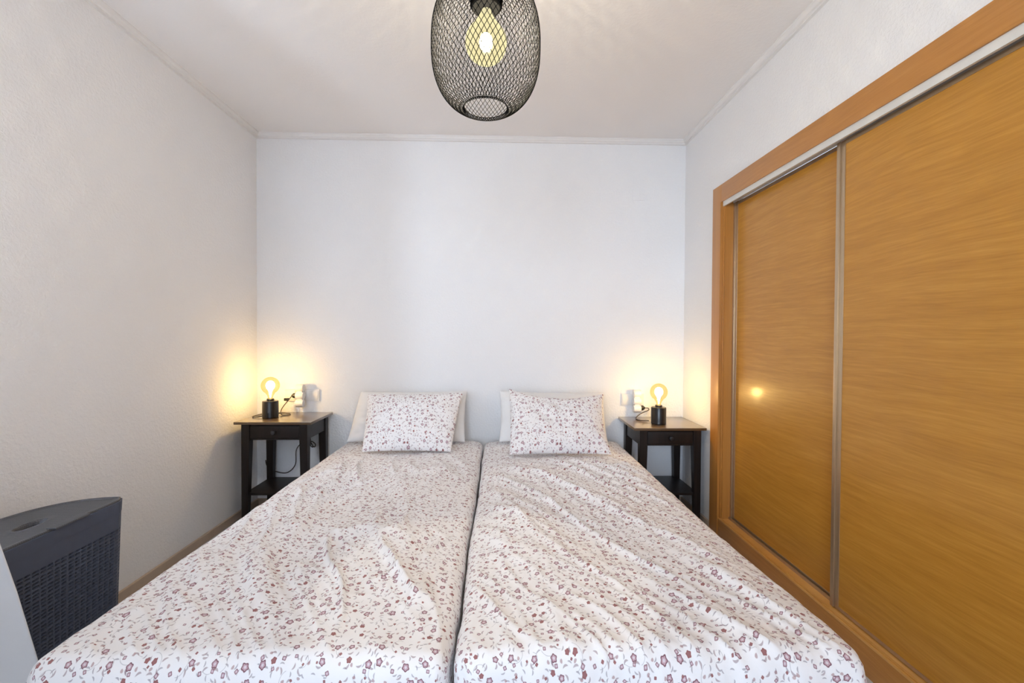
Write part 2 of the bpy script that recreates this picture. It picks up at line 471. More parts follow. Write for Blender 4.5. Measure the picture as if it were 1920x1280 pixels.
# plinth with sill and its grooved edge
wp(MB().box(xf, 1.40, -3.30, -0.540, FZ, 0.160, 0.0015), 'plinth', M_oakh, smooth=30)
M_sill = wood_mat('oak_sill_lamplit', (0.62, 0.30, 0.07), (0.68, 0.34, 0.085), (0.74, 0.40, 0.11), 0.3, 0.5, 'Y')  # oak brightened to paint in lamp light reflected along the sill
wp(MB().box(xf-0.001, xf+0.006, -3.30, -0.545, 0.158, 0.167, 0.0015).box(xf+0.010, xf+0.016, -3.30, -0.545, 0.160, 0.1665, 0.001)
   .box(xf+0.020, 1.345, -3.30, -0.545, 0.158, 0.164), 'sill', M_sill)
wp(MB().box(1.308, 1.314, -3.30, -0.56, 0.163, 0.176), 'floor_track', M_bronze)
# top rail: white fascia + second track channel
wp(MB().box(XR-0.006, XR+0.004, -3.30, -0.548, 1.940, 1.976, 0.002).box(XR+0.004, 1.345, -3.30, -0.548, 1.970, 1.976)
   .box(1.3125, 1.3155, -3.30, -0.562, 1.955, 1.972), 'top_rail', M_alu, smooth=30)
# carcass behind
wp(MB().box(1.88, 1.90, -3.30, -0.50, FZ, 1.99).box(1.40, 1.88, -0.52, -0.50, FZ, 1.99).box(1.40, 1.88, -3.30, -3.28, FZ, 1.99)
   .box(XR+0.12, 1.88, -3.30, -0.52, 1.978, 1.99), 'carcass', M_dark)
def sliding_door(x, y1, y0, z0, z1, first, lab):
    # y1 = end nearer the bed head (greater y)
    d = bpy.data.objects.new('sliding_door', None); C.objects.link(d); d.parent = W
    d.location = Vector((x, (y0+y1)/2, z0)) - W.location; d['label'] = lab
    st = 0.037
    wp(MB().box(x+0.003, x+0.017, y0+st*0.7, y1-st*0.7, z0+0.008, z1-0.008), 'door_panel', M_oak, d)
    mb = MB().box(x, x+0.02, y1-st, y1-st*0.45, z0, z1, 0.002).box(x-0.005, x+0.02, y1-st*0.45, y1, z0, z1, 0.002)
    wp(mb, 'edge_profile', M_bronze, d, 30)
    mb = MB().box(x, x+0.02, y0, y0+st, z0, z1, 0.002)
    wp(mb, 'edge_profile', M_bronze, d, 30)
    wp(MB().box(x+0.001, x+0.019, y0+st, y1-st, z0, z0+0.012), 'edge_strip', M_bronze, d)
    wp(MB().box(x+0.001, x+0.019, y0+st, y1-st, z1-0.016, z1), 'edge_strip', M_bronze, d)
sliding_door(1.320, -0.5605, -1.90, 0.172, 1.955, True, 'narrower visible oak door sitting in the rear track')
sliding_door(1.291, -1.394, -3.28, 0.168, 1.945, False, 'wide oak door in front track overlapping the other')

# ------------------------------------------------------------ beds
BZ = 0.508
def fold_field(a, b, which):
    """wrinkles over the top (a across, b along from head 0 to foot 2)"""
    def ridged(dirv, wl, ln, seed, wob=0.5, sharp=1.6):
        d = np.array(dirv, float); d /= np.linalg.norm(d)
        s = a*d[0]+b*d[1]; t = -a*d[1]+b*d[0]
        t = t + 0.035*vnoise(a*3.1+seed, b*2.7, seed+5)*wob*2 + 0.01*vnoise(a*11, b*9+seed, seed+6)*wob
        n = vnoise(t/wl+seed*3.3, s/ln+seed, seed)
        m = np.clip(0.5+0.9*vnoise(a*2.3+seed, b*1.9-seed, seed+9), 0, 1)
        return np.power(np.clip(1-np.abs(n), 0, 1), sharp*2)*m
    if which == 'R':
        h = 0.026*ridged((0.50, 1.0), 0.085, 1.1, 3, 0.5, 2.2) + 0.016*ridged((0.62, 1.0), 0.055, 0.8, 11, 0.5, 2.0)
        h += 0.006*ridged((0.25, 1.0), 0.035, 0.35, 21)
        h += 0.014*ridged((1.0, 0.75), 0.07, 0.8, 31, 0.4, 2.0)*sstep(1.3, 0.5, b)
    else:
        h = 0.024*ridged((0.30, 1.0), 0.080, 0.55, 4, 0.6, 2.0) + 0.014*ridged((-0.55, 1.0), 0.060, 0.50, 14, 0.6, 2.0)
        h += 0.006*ridged((0.8, 1.0), 0.035, 0.28, 24) + 0.004*ridged((-0.1, 1.0), 0.03, 0.3, 34)
    h = h*(0.25+0.75*sstep(0.45, 0.75, b))
    h += 0.006*vnoise(a*4+3, b*3+7, 77) + 0.0025*vnoise(a*25, b*22, 78)
    return h

def duvet(name, x0, x1, y_head, y_foot, which, label):
    hw = (x1-x0)/2; cx = (x0+x1)/2; hl = (y_head-y_foot)/2; cy = (y_head+y_foot)/2
    r = 0.042; drop = 0.24
    ext = drop
    na, nb = 190, 380
    A = np.linspace(-hw-ext, hw+ext, na); B = np.linspace(-hl-0.10, hl+ext, nb)   # B grows toward the foot
    a, b = np.meshgrid(A, B, indexing='ij')
    ha, hb = hw-r, hl-r
    ex = np.maximum(np.abs(a)-ha, 0)*np.sign(a); ey = np.maximum(np.abs(b)-hb, 0)*np.sign(b)
    e = np.sqrt(ex**2+ey**2)+1e-9
    nx, ny = ex/e, ey/e
    arc = r*PI/2
    th = np.clip(e/r, 0, PI/2)
    out = r*np.sin(th); dz = r*(1-np.cos(th)) + np.maximum(e-arc, 0)
    px = np.clip(a, -ha, ha)+nx*out; py = np.clip(b, -hb, hb)+ny*out
    pz = BZ - dz
    top = np.cos(th)
    bb = b+hl
    h = fold_field(a, bb, which)
    fade = 0.25+0.75*sstep(0, 0.10, np.minimum(ha-np.abs(a), 9)+0.02)
    puff = 0.012*(1-(np.clip(a/ha, -1, 1))**4)
    pz += (h*fade+puff)*np.clip(top, 0, 1)
    # vertical gathers over the drop at the foot and sides
    g = 0.008*vnoise(np.where(np.abs(ex) > np.abs(ey), bb*14, a*16)+50, dz*2.0, 61)*np.clip(dz/0.06, 0, 1)
    g += 0.004*vnoise(np.where(np.abs(ex) > np.abs(ey), bb*34, a*38)+9, dz*3.0, 62)*np.clip(dz/0.05, 0, 1)
    inner = (a > 0) if which == 'L' else (a < 0)
    lim = np.where(inner & (np.abs(ex) > np.abs(ey)), 0.25, 1.0)
    flare = np.where(inner, 0, 0.035*np.clip(dz/0.24, 0, 1)**1.1)
    px += nx*(g*lim+flare); py += ny*(g*lim+flare)
    # the seam wanders a little
    seam = 0.004*vnoise(bb*5, bb*0+2, 91)+0.002*vnoise(bb*17, bb*0+2, 92)
    px += np.where(inner, seam, 0)*sstep(0.6, 1.0, np.abs(a)/hw)
    px += np.where(inner, 0, (0.030 if which == 'R' else 0.008)*sstep(1.3, 2.0, bb)*np.sign(a)*np.clip(np.abs(a)/ha, 0, 1)**2)
    X = cx+px; Y = cy-py
    P = np.stack([X, Y, pz], -1); UV = np.stack([a, b], -1)
    me = grid_mesh(name, P, UV)
    o = link(name, me, M_floral, None, 180)
    return tag(o, label, 'bed cover', 'floral covers on the two single beds')
YH, YFT = -0.11, -2.155
duvet('duvet', -0.998, -0.1045, YH, YFT, 'L', 'white floral cover spread on the left-hand bed')
duvet('duvet', -0.0965, 0.790, YH, YFT, 'R', 'white floral cover with long diagonal creases on the right-hand bed')
def bed(x0, x1, label):
    r = empty('single_bed', ((x0+x1)/2, (YH+YFT)/2, FZ), label, 'bed', 'two single beds pushed together')
    def P(mb, n, m, s=None):
        o = mb.build(n, m, r, s); o.location = -r.location; return o
    P(MB().box(x0+0.02, x1-0.02, YFT+0.02, YH-0.02, 0.27, BZ-0.025, 0.03), 'mattress', M_white, 40)
    P(MB().box(x0+0.03, x1-0.03, YFT+0.03, YH-0.03, 0.17, 0.268, 0.01), 'bed_base', M_white, 40)
    for lx in (x0+0.10, x1-0.10):
        for ly in (YFT+0.12, YH-0.12):
            P(MB().lathe([(0.022, FZ), (0.026, 0.171)], lx, ly, 0, 16), 'leg', M_black, 40)
bed(-0.985, -0.1045, 'left-hand single bed standing under its floral cover')
bed(-0.0965, 0.790, 'right-hand single bed standing under its floral cover')

# ------------------------------------------------------------ pillows
def pillow(name, cx, yb, zb, w, h, t, lean, mat, label, seed, pinch=0.05, corners=None, rotz=0.0, sag=0.0, group=None, crease=1.0):
    n = 71; k = 57
    u = np.sin(np.linspace(-1, 1, n)*PI/2*0.96)/math.sin(PI/2*0.96); v = np.sin(np.linspace(-1, 1, k)*PI/2*0.96)/math.sin(PI/2*0.96)
    U, V = np.meshgrid(u, v, indexing='ij')
    x = w/2*U*(1-pinch*(1-V**2)**1.0)
    y = h/2*V*(1-pinch*1.3*(1-U**2)**1.0)
    y = y - sag*(1-U**2)*np.clip(V, 0, 1)
    prof = np.power(np.clip((1-np.abs(U)**2.6)*(1-np.abs(V)**2.6), 0, 1), 0.55)
    wr = (0.007*vnoise(U*3+seed, V*3, seed)+0.004*vnoise(U*8+seed, V*7, seed+1)+0.010*np.abs(vnoise(U*2.2+V*1.5+seed, V*1.8-U, seed+2)))*crease
    edge = np.power(np.clip((1-U**2)*(1-V**2), 0, 1), 0.35)
    if corners:
        cxs = corners  # bl, br, tl, tr offsets (dx,dy)
        for (sx, sy), (dx, dy) in zip(((-1, -1), (1, -1), (-1, 1), (1, 1)), cxs):
            wgt = np.power(np.clip((1+sx*U)/2, 0, 1)*np.clip((1+sy*V)/2, 0, 1), 3.0)
            x = x+dx*wgt; y = y+dy*wgt
    front = np.stack([x, -(t*0.58*prof+wr*edge), y+h/2], -1)
    back = np.stack([x, (t*0.42*prof), y+h/2], -1)
    UV = np.stack([x, y], -1)
    # one closed mesh
    nu, nv = n, k
    idx = np.arange(nu*nv).reshape(nu, nv); idb = idx+nu*nv
    q1 = np.stack([idx[:-1, :-1], idx[1:, :-1], idx[1:, 1:], idx[:-1, 1:]], -1).reshape(-1, 4)
    q2 = np.stack([idb[:-1, :-1], idb[:-1, 1:], idb[1:, 1:], idb[1:, :-1]], -1).reshape(-1, 4)
    q = np.concatenate([q1, q2]); P = np.concatenate([front.reshape(-1, 3), back.reshape(-1, 3)])
    uvs = np.concatenate([UV.reshape(-1, 2), UV.reshape(-1, 2)+3])
    me = bpy.data.meshes.new(name); me.from_pydata(P.tolist(), [], q.tolist())
    l = me.uv_layers.new(name='UVMap'); l.data.foreach_set('uv', uvs[q.reshape(-1)].astype(np.float32).reshape(-1))
    bm = bmesh.new(); bm.from_mesh(me); bmesh.ops.remove_doubles(bm, verts=bm.verts[:], dist=1e-5)
    bmesh.ops.recalc_face_normals(bm, faces=bm.faces[:]); bm.to_mesh(me); bm.free()
    o = link(name, me, mat, None, 180)
    o.location = (cx, yb, zb); o.rotation_euler = (-math.radians(lean), 0, rotz)
    return tag(o, label, 'pillow', group)
G = 'pillows at the head of the beds'
pillow('pillow', -0.576, -0.235, BZ+0.022, 0.72, 0.325, 0.13, 24, M_white, 'plain white pillow leaning on the wall at the head of the left-hand bed', 3, 0.02,
       corners=((-0.02, 0), (0.0, 0), (0.03, 0.0), (0.0, 0.01)), group=G)
pillow('pillow', 0.345, -0.235, BZ+0.022, 0.69, 0.325, 0.13, 24, M_white, 'plain white pillow leaning on the wall at the head of the right-hand bed', 5, 0.03,
       corners=((0.0, 0), (0.0, 0), (0.0, 0.01), (0.0, 0.0)), group=G)
pillow('pillow', -0.525, -0.50, BZ+0.026, 0.555, 0.375, 0.13, 36, M_floral2, 'floral pillow with even straight top edge on the left-hand bed', 7, 0.035,
       corners=((0.02, 0), (-0.03, 0), (-0.01, 0.0), (0.02, 0.01)), group=G)
pillow('pillow', 0.335, -0.58, BZ+0.030, 0.555, 0.385, 0.14, 36, M_floral2, 'floral pillow with sagging top and pointed corner on the right-hand bed', 9, 0.03,
       corners=((0.0, 0), (0.02, 0), (0.0, 0.035), (0.02, 0.0)), sag=0.035, group=G, crease=1.4)

# ------------------------------------------------------------ nightstands
def nightstand(x0, x1, y0, y1, ztop, label):
    cx, cy = (x0+x1)/2, (y0+y1)/2
    r = empty('nightstand', (cx, cy, FZ), label, 'nightstand', 'black-brown nightstands beside the beds')
    def P(mb, n, m, s=30, par=None):
        o = mb.build(n, m, None, s)
        pp = par or r; o.parent = pp
        off = Vector(pp.location) + (Vector(r.location) if par else Vector())
        o.location = -off
        return o
    th = 0.016; H = ztop-th
    P(MB().box(x0, x1, y0, y1, H, ztop, 0.003), 'table_top', M_blackt)
    lx0, lx1, ly0, ly1 = x0+0.038, x1-0.028, y0+0.012, y1-0.010
    def leg(ax, ay, sx, sy):
        mb = MB(); t1, t0 = 0.047, 0.034
        def q(t, z): return [(ax, ay, z), (ax+sx*t, ay, z), (ax+sx*t, ay+sy*t, z), (ax, ay+sy*t, z)]
        b = bmesh.new(); lv = [[b.verts.new(p) for p in q(t, z)] for t, z in ((t0, FZ), (t1, H-0.09), (t1, H))]
        for A, B in zip(lv[:-1], lv[1:]):
            for i in range(4): b.faces.new((A[i], A[(i+1) % 4], B[(i+1) % 4], B[i]))
        b.faces.new(lv[0]); b.faces.new(lv[-1])
        bmesh.ops.recalc_face_normals(b, faces=b.faces[:])
        bmesh.ops.bevel(b, geom=b.edges[:], offset=0.0015, segments=1, affect='EDGES')
        mb.add(b); P(mb, 'leg', M_black)
    for ax, sx in ((lx0, 1), (lx1, -1)):
        for ay, sy in ((ly0, 1), (ly1, -1)): leg(ax, ay, sx, sy)
    ab = H-0.095
    P(MB().box(lx0+0.006, lx0+0.022, ly0+0.046, ly1-0.046, ab, H).box(lx1-0.022, lx1-0.006, ly0+0.046, ly1-0.046, ab, H)
      .box(lx0+0.046, lx1-0.046, ly1-0.022, ly1-0.006, ab, H)
      .box(lx0+0.046, lx1-0.046, ly0+0.010, ly0+0.020, ab, ab+0.010).box(lx0+0.046, lx1-0.046, ly0+0.010, ly0+0.020, H-0.008, H), 'apron', M_black)
    d = P(MB().box(lx0+0.049, lx1-0.049, ly0+0.005, ly0+0.022, ab+0.012, H-0.010, 0.002)
          .box(lx0+0.055, lx1-0.055, ly0+0.022, ly1-0.06, ab+0.018, H-0.03), 'drawer', M_black)
    kx = (lx0+lx1)/2+0.0
    kz = ab+0.048
    kb = MB().lathe([(0.006, 0.0), (0.006, -0.010), (0.013, -0.015), (0.0145, -0.021), (0.012, -0.026), (0.004, -0.0275)], kx, ly0+0.0055, kz, 20, 'Y')
    o = kb.build('knob', M_knob, d, 40); o.location = (0, 0, 0)
    P(MB().box(lx0+0.012, lx1-0.012, ly0+0.012, ly1-0.012, 0.235, 0.249, 0.002), 'shelf', M_black)
nightstand(-1.575, -1.120, -0.375, -0.016, 0.680, 'black-brown nightstand with one drawer and lower shelf, left of the beds')
nightstand(0.812, 1.252, -0.400, -0.016, 0.650, 'black-brown nightstand with one drawer, between right-hand bed and wardrobe')

# ------------------------------------------------------------ table lamps
def table_lamp(x, y, z, label, energy):
    r = empty('table_lamp', (x, y, z), label, 'lamp', 'exposed-bulb lamps on the nightstands')
    MB().lathe([(0.010, 0.0), (0.043, 0.0), (0.0465, 0.003), (0.0465, 0.100), (0.0445, 0.104), (0.024, 0.1055), (0.010, 0.1055)], n=48).build('lamp_base', M_ceramic, r, 35)
    MB().lathe([(0.019, 0.104), (0.0215, 0.106), (0.0215, 0.116), (0.018, 0.119), (0.010, 0.119)], n=32).build('bulb_socket', M_collar, r, 35)
    g = [(0.0135, 0.118), (0.0145, 0.128), (0.019, 0.140)]
    cz, R = 0.200, 0.0535
    for i in range(0, 25):
        a = math.radians(-58+i*148/24.0)
        g.append((max(R*math.cos(a), 0.0004), cz+R*math.sin(a)))
    gl = MB().lathe(g, n=40, cap=False).build('bulb', M_glassL, r, 180)
    f = [(0.004, 0.125), (0.006, 0.150), (0.011, 0.166)]
    for i in range(0, 17):
        a = math.radians(-50+i*140/16.0); f.append((max(0.026*math.cos(a), 0.0004), 0.200+0.030*math.sin(a)))
    MB().lathe(f, n=24, cap=False).build('filament_glow', M_filL, gl, 180)  # filament swollen into a glowing core that stands in for bloom
    l = bpy.data.lights.new('lamp_glow', 'POINT'); l.energy = energy; l.color = (1.0, 0.60, 0.19); l.shadow_soft_size = 0.024
    lo = bpy.data.objects.new('lamp_glow', l); C.objects.link(lo); lo.parent = r; lo.location = (0, 0, 0.200)
table_lamp(-1.437, -0.215, 0.680, 'glowing round-bulb lamp on the left-hand nightstand', 1.65)
table_lamp(1.008, -0.255, 0.650, 'glowing round-bulb lamp on the right-hand nightstand, near the wardrobe', 1.5)

# ------------------------------------------------------------ sockets, adaptors, cables
def plate(x0, x1, z0, z1, label, cells):
    r = empty('wall_socket', ((x0+x1)/2, -0.001, (z0+z1)/2), label, 'socket', 'socket plates over the nightstands')
    o = MB().box(x0, x1, -0.012, -0.0005, z0, z1, 0.003).build('cover_plate', M_plastic, r, 30); o.location = -r.location
    w_ = (x1-x0)/cells
    for i in range(cells):
        a = x0+w_*i+0.008; b = x0+w_*(i+1)-0.008
        o = MB().box(a, b, -0.0155, -0.0115, z0+0.010, z1-0.010, 0.0015).build('socket_insert', M_plastic, r, 30); o.location = -r.location
plate(-1.440, -1.212, 0.752, 0.832, 'wide white socket plate on the wall above the left-hand nightstand', 3)
plate(0.836, 0.99, 0.727, 0.807, 'white socket plate on the wall above the right-hand nightstand', 2)
def adaptor(x, zc, side, label):
    """three-way lateral adaptor, its outlets facing 'side' (-1 left, +1 right)"""
    r = empty('plug_adaptor', (x, -0.016, zc), label, 'adaptor', 'three-way plug adaptors in the wall sockets')
    mb = MB()
    mb.lathe([(0.018, 0.0), (0.021, -0.004), (0.021, -0.028), (0.016, -0.034), (0.004, -0.034)], 0, 0, 0, 28, 'Y')
    for dz in (-0.046, 0.0, 0.046):
        mb.lathe([(0.006, -0.022), (0.021, -0.022), (0.0235, -0.017), (0.0235, 0.021), (0.0215, 0.0225), (0.018, 0.0225), (0.018, 0.016), (0.002, 0.016)],
                 0, -0.034, dz, 32, 'X')
    mb.box(-0.018, 0.014, -0.050, -0.018, -0.048, 0.048, 0.006)
    if side < 0: 
        for v in mb.bm.verts: v.co.x *= -1
    mb.build('body', M_plastic, r, 35)
    for dz in (-0.046, 0.0, 0.046):
        m2 = MB().lathe([(0.0003, 0.0), (0.0175, 0.0), (0.0175, 0.001), (0.0003, 0.001)], side*0.0165, -0.034, dz, 24, 'X')
        m2.build('outlet', M_hole, r, 35)
    r.scale = (1.1, 1.1, 1.1)
    return r
adaptor(-1.322, 0.795, -1, 'white three-way plug adaptor in the left-hand wall socket')
adaptor(0.930, 0.762, 1, 'white three-way plug adaptor in the right-hand wall socket')
def smooth_path(pts, n=10):
    pts = [Vector(p) for p in pts]; out = []
    for i in range(len(pts)-1):
        p0, p1, p2, p3 = pts[max(i-1, 0)], pts[i], pts[i+1], pts[min(i+2, len(pts)-1)]
        for k in range(n):
            t = k/n
            out.append(0.5*((2*p1)+(-p0+p2)*t+(2*p0-5*p1+4*p2-p3)*t*t+(-p0+3*p1-3*p2+p3)*t**3))
    out.append(pts[-1]); return out
def cable(pts, r, label, plug=None, switch=None, mat=None):
    mat = mat or M_cable
    o0 = Vector(pts[0])
    e = empty('power_cable', o0, label, 'cable')
    ob = MB().tube([p-o0 for p in smooth_path(pts)], r, 8).build('cord', mat, e, 60)
    if plug:
        (px, py, pz), s = plug
        b = MB().lathe([(0.004, -0.034), (0.008, -0.030), (0.0165, -0.020), (0.0175, -0.002), (0.016, 0.0)], px, py, pz, 24, 'X')
        if s > 0:
            for v in b.bm.verts: v.co.x = 2*px-v.co.x
        ob = b.build('plug', M_blackp, e, 35); ob.location = -o0
    if switch:
        a = Vector(switch)
        ob = MB().box(a.x-0.014, a.x+0.014, a.y-0.008, a.y+0.008, a.z-0.009, a.z+0.009, 0.004).build('inline_switch', M_blackp, e, 40); ob.location = -o0
cable([(-1.437, -0.168, 0.690), (-1.42, -0.120, 0.690), (-1.37, -0.10, 0.6845), (-1.355, -0.14, 0.6845), (-1.395, -0.16, 0.688), (-1.41, -0.12, 0.72),
       (-1.385, -0.07, 0.775), (-1.372, -0.06, 0.795), (-1.377, -0.054, 0.797)], 0.0028,
      'thin dark cable from the left-hand lamp to its wall plug', plug=((-1.3455, -0.054, 0.795), -1), switch=(-1.395, -0.090, 0.775))
cable([(-1.479, -0.235, 0.690), (-1.53, -0.24, 0.6845), (-1.548, -0.20, 0.6845), (-1.535, -0.16, 0.6845), (-1.50, -0.15, 0.6845), (-1.470, -0.185, 0.688)], 0.0028,
      'short loop of cable lying left of the left-hand lamp', mat=M_cable)
cable([(0.955, -0.225, 0.662), (0.92, -0.17, 0.6535), (0.905, -0.13, 0.6535), (0.925, -0.06, 0.6545), (0.965, -0.035, 0.675),
       (1.012, -0.045, 0.70), (1.008, -0.050, 0.714), (0.990, -0.050, 0.716)], 0.0028,
      'thin dark cable from the right-hand lamp to its wall plug', plug=((0.9535, -0.050, 0.716), 1))
cable([(-1.270, -0.05, 0.600), (-1.262, -0.045, 0.54), (-1.255, -0.04, 0.475), (-1.235, -0.04, 0.450), (-1.225, -0.045, 0.470), (-1.25, -0.05, 0.490), (-1.255, -0.05, 0.462),
       (-1.24, -0.05, 0.452), (-1.26, -0.045, 0.486), (-1.31, -0.04, 0.482), (-1.355, -0.035, 0.430), (-1.365, -0.03, 0.33),
       (-1.42, -0.03, 0.275), (-1.50, -0.028, 0.285), (-1.55, -0.03, 0.32), (-1.56, -0.03, 0.36)], 0.0032,
      'dark knotted cable hanging on the wall beneath the left-hand nightstand')
# painted junction box lid, upper right of the back wall
tag(MB().box(0.905, 0.985, -0.004, -0.0005, 2.130, 2.205, 0.0015).build('junction_box_cover', M_wall, None, 30),
    'small wall-coloured junction box cover high on the back wall', 'wall cover')

# ------------------------------------------------------------ mesh pendant
PX, PY, PZ = -0.042, -1.85, 1.998
p = empty('pendant_lamp', (PX, PY, PZ), 'black wire mesh pendant lamp hanging from the ceiling over the beds', 'lamp')
RM, HH, EX = 0.149, 0.180, 2.5
def prad(h): return RM*max(1-abs(h/HH)**EX, 0.0)**(1/EX)
# arc-length parametrised profile between the bottom and the top ring
hb = -0.1715; ht = 0.172
hs = np.linspace(hb, ht, 2000); rs = np.array([prad(h) for h in hs])
ds = np.concatenate([[0], np.cumsum(np.hypot(np.diff(hs), np.diff(rs)))])
NSEG, NCOL = 90, 66
hs = np.concatenate([[-0.1645, -0.1700], hs]); rs = np.concatenate([[0.0595, 0.0615], rs])
ds = np.concatenate([[0], np.cumsum(np.hypot(np.diff(hs), np.diff(rs)))])
sl = np.linspace(0, ds[-1], NSEG+1)
hh = np.interp(sl, ds, hs); rr = np.interp(sl, ds, rs)
cell = 0.0230
V, Fc = [], []
wr_ = 0.00095
for sgn in (1, -1):
    for c in range(NCOL):
        base = len(V)
        for i in range(NSEG+1):
            ang = 2*PI*c/NCOL + sgn*sl[i]/(cell)*(2*PI/NCOL)*0.98
            R_, h_ = rr[i], hh[i]
            j0, j1 = max(i-1, 0), min(i+1, NSEG)
            tr, tz = rr[j1]-rr[j0], hh[j1]-hh[j0]; L_ = math.hypot(tr, tz)
            nr, nz = tz/L_, -tr/L_
            ca, sa = math.cos(ang), math.sin(ang)
            for dr, dt in ((wr_*1.2, 0), (0, wr_), (-wr_*1.2, 0), (0, -wr_)):
                rad = R_+nr*dr
                V.append((rad*ca-dt*sa, rad*sa+dt*ca, h_+nz*dr))
        for i in range(NSEG):
            for k in range(4):
                a0 = base+i*4+k; a1 = base+i*4+(k+1) % 4
                Fc.append((a0, a1, a1+4, a0+4))
me = bpy.data.meshes.new('mesh_shade'); me.from_pydata(V, [], Fc)
shade = link('mesh_shade', me, M_mesh, p)
def ringpts(r, z, n=64): return [(r*math.cos(2*PI*i/n), r*math.sin(2*PI*i/n), z) for i in range(n)]
MB().tube(ringpts(rr[0], hh[0]), 0.0014, 8, True).build('bottom_ring', M_mesh, p, 180)
MB().tube(ringpts(rr[-1], ht), 0.0022, 8, True).build('top_ring', M_mesh, p, 180)
MB().lathe([(0.004, 0.172), (0.0665, 0.172), (0.0665, 0.169), (0.050, 0.168), (0.046, 0.150), (0.044, 0.112), (0.038, 0.104), (0.026, 0.102), (0.022, 0.100), (0.004, 0.100)], n=40).build('bulb_holder', M_holder, p, 35)
g = [(0.0135, 0.100), (0.0150, 0.093), (0.0215, 0.080), (0.0330, 0.062)]
for i in range(0, 23):
    a = math.radians(48-i*138/22.0); g.append((max(0.0570*math.cos(a), 0.0004), 0.012+0.0570*math.sin(a)))
bulb = MB().lathe(g, n=40, cap=False).build('bulb', M_glassP, p, 180)
f = []
for i in range(0, 21):
    a = math.radians(88-i*178/20.0); f.append((max(0.0180*math.cos(a), 0.0004), 0.014+0.0250*math.sin(a)))
MB().lathe(f, n=20, cap=False).build('filament_glow', M_filP, bulb, 180)
l = bpy.data.lights.new('pendant_glow', 'POINT'); l.energy = 23; l.color = (1.0, 0.92, 0.82); l.shadow_soft_size = 0.006
lo = bpy.data.objects.new('pendant_glow', l); C.objects.link(lo); lo.parent = p; lo.location = (0, 0, 0.016)
MB().tube([(0, 0, 0.17), (0, 0, CZ-PZ-0.02)], 0.0035, 10).build('hanging_cord', M_blackp, p, 60)
MB().lathe([(0.006, CZ-PZ-0.03), (0.045, CZ-PZ-0.024), (0.050, CZ-PZ-0.001), (0.006, CZ-PZ-0.001)], n=40).build('ceiling_rose', M_mesh, p, 35)

# ------------------------------------------------------------ laundry hamper (D-shaped, straight side to the room)
HX, HY, HZT = -1.374, -1.652, 0.600
Hm = empty('laundry_hamper', (HX-0.12, HY, FZ), 'dark grey plastic wicker-look laundry hamper with lid against the left wall', 'laundry basket')
def dshape(n, L=0.25, D=0.243):
    """closed outline, local coordinates (x away from the straight side is negative)"""
    pts = []
    rc = 0.03
    # straight side
    for t in np.linspace(-(L-rc), (L-rc), int(n*0.42)): pts.append((0.0, t))
    # corner + curved side as superellipse
    m_ = n-len(pts)
    for i in range(m_):
        a = (i+0.5)/m_*PI
        ca, sa = math.cos(a), math.sin(a)
        y = L*math.copysign(abs(ca)**0.92, ca); x = -0.012-(D-0.012)*abs(sa)**0.9
        pts.append((x, y))
    # resample evenly
    P = np.array(pts+[pts[0]]); d = np.concatenate([[0], np.cumsum(np.hypot(*np.diff(P, axis=0).T))])
    s = np.linspace(0, d[-1], n, endpoint=False)
    return np.stack([np.interp(s, d, P[:, 0]), np.interp(s, d, P[:, 1])], -1), d[-1]
def hput(o): o.parent = Hm; o.location = -Hm.location
# body
nS, nZ = 336, 190
O, per = dshape(nS)
cxm = np.array([-0.11, 0.0])
zs = np.linspace(FZ, HZT-0.035, nZ)
P = np.zeros((nS, nZ, 3))
nrm = np.roll(O, -1, 0)-np.roll(O, 1, 0); nrm = np.stack([nrm[:, 1], -nrm[:, 0]], -1); nrm /= np.linalg.norm(nrm, axis=1)[:, None]
sidx = np.arange(nS)/nS*per
ncol = round(per/0.0235); cw = per/ncol
for j, z in enumerate(zs):
    tpr = 0.90+0.075*(z-FZ)/(HZT-FZ)
    base = cxm+(O-cxm)*tpr
    top_sm = z > HZT-0.105
    row = (z-FZ)/0.0118
    fr = row % 1.0
    colp = (sidx/cw) % 1.0
    slot = ((colp > 0.30) & (colp < 0.95)) * (1 if 0.30 < fr < 0.75 else 0)
    bulge = np.where((colp > 0.28) & (colp < 0.95), 0.0008, 0.0014)
    dep = np.where(slot > 0, -0.0075, bulge)
    if top_sm or z < FZ+0.03: dep = np.full(nS, 0.002)
    P[:, j, :2] = base + nrm*dep[:, None] + np.array([HX, HY]); P[:, j, 2] = z
me = grid_mesh('body', P, None, True)
hput(link('woven_body', me, M_hamper, None, 50))
# upper band
def band(name, z_list, mat, n=160):
    O2, _ = dshape(n); rows = []
    for z, k in z_list:
        nn = np.roll(O2, -1, 0)-np.roll(O2, 1, 0); nn = np.stack([nn[:, 1], -nn[:, 0]], -1); nn /= np.linalg.norm(nn, axis=1)[:, None]
        q = cxm+(O2-cxm)*0.975+nn*k+np.array([HX, HY])
        rows.append(np.concatenate([q, np.full((n, 1), z)], 1))
    return grid_mesh(name, np.stack(rows, 1), None, True)
hput(link('rim', band('rim', [(HZT-0.045, -0.002), (HZT-0.045, 0.0045), (HZT-0.010, 0.0065), (HZT-0.004, 0.0065), (HZT-0.0035, 0.003), (HZT-0.012, 0.0015)], M_hamper), M_hamper, None, 40))
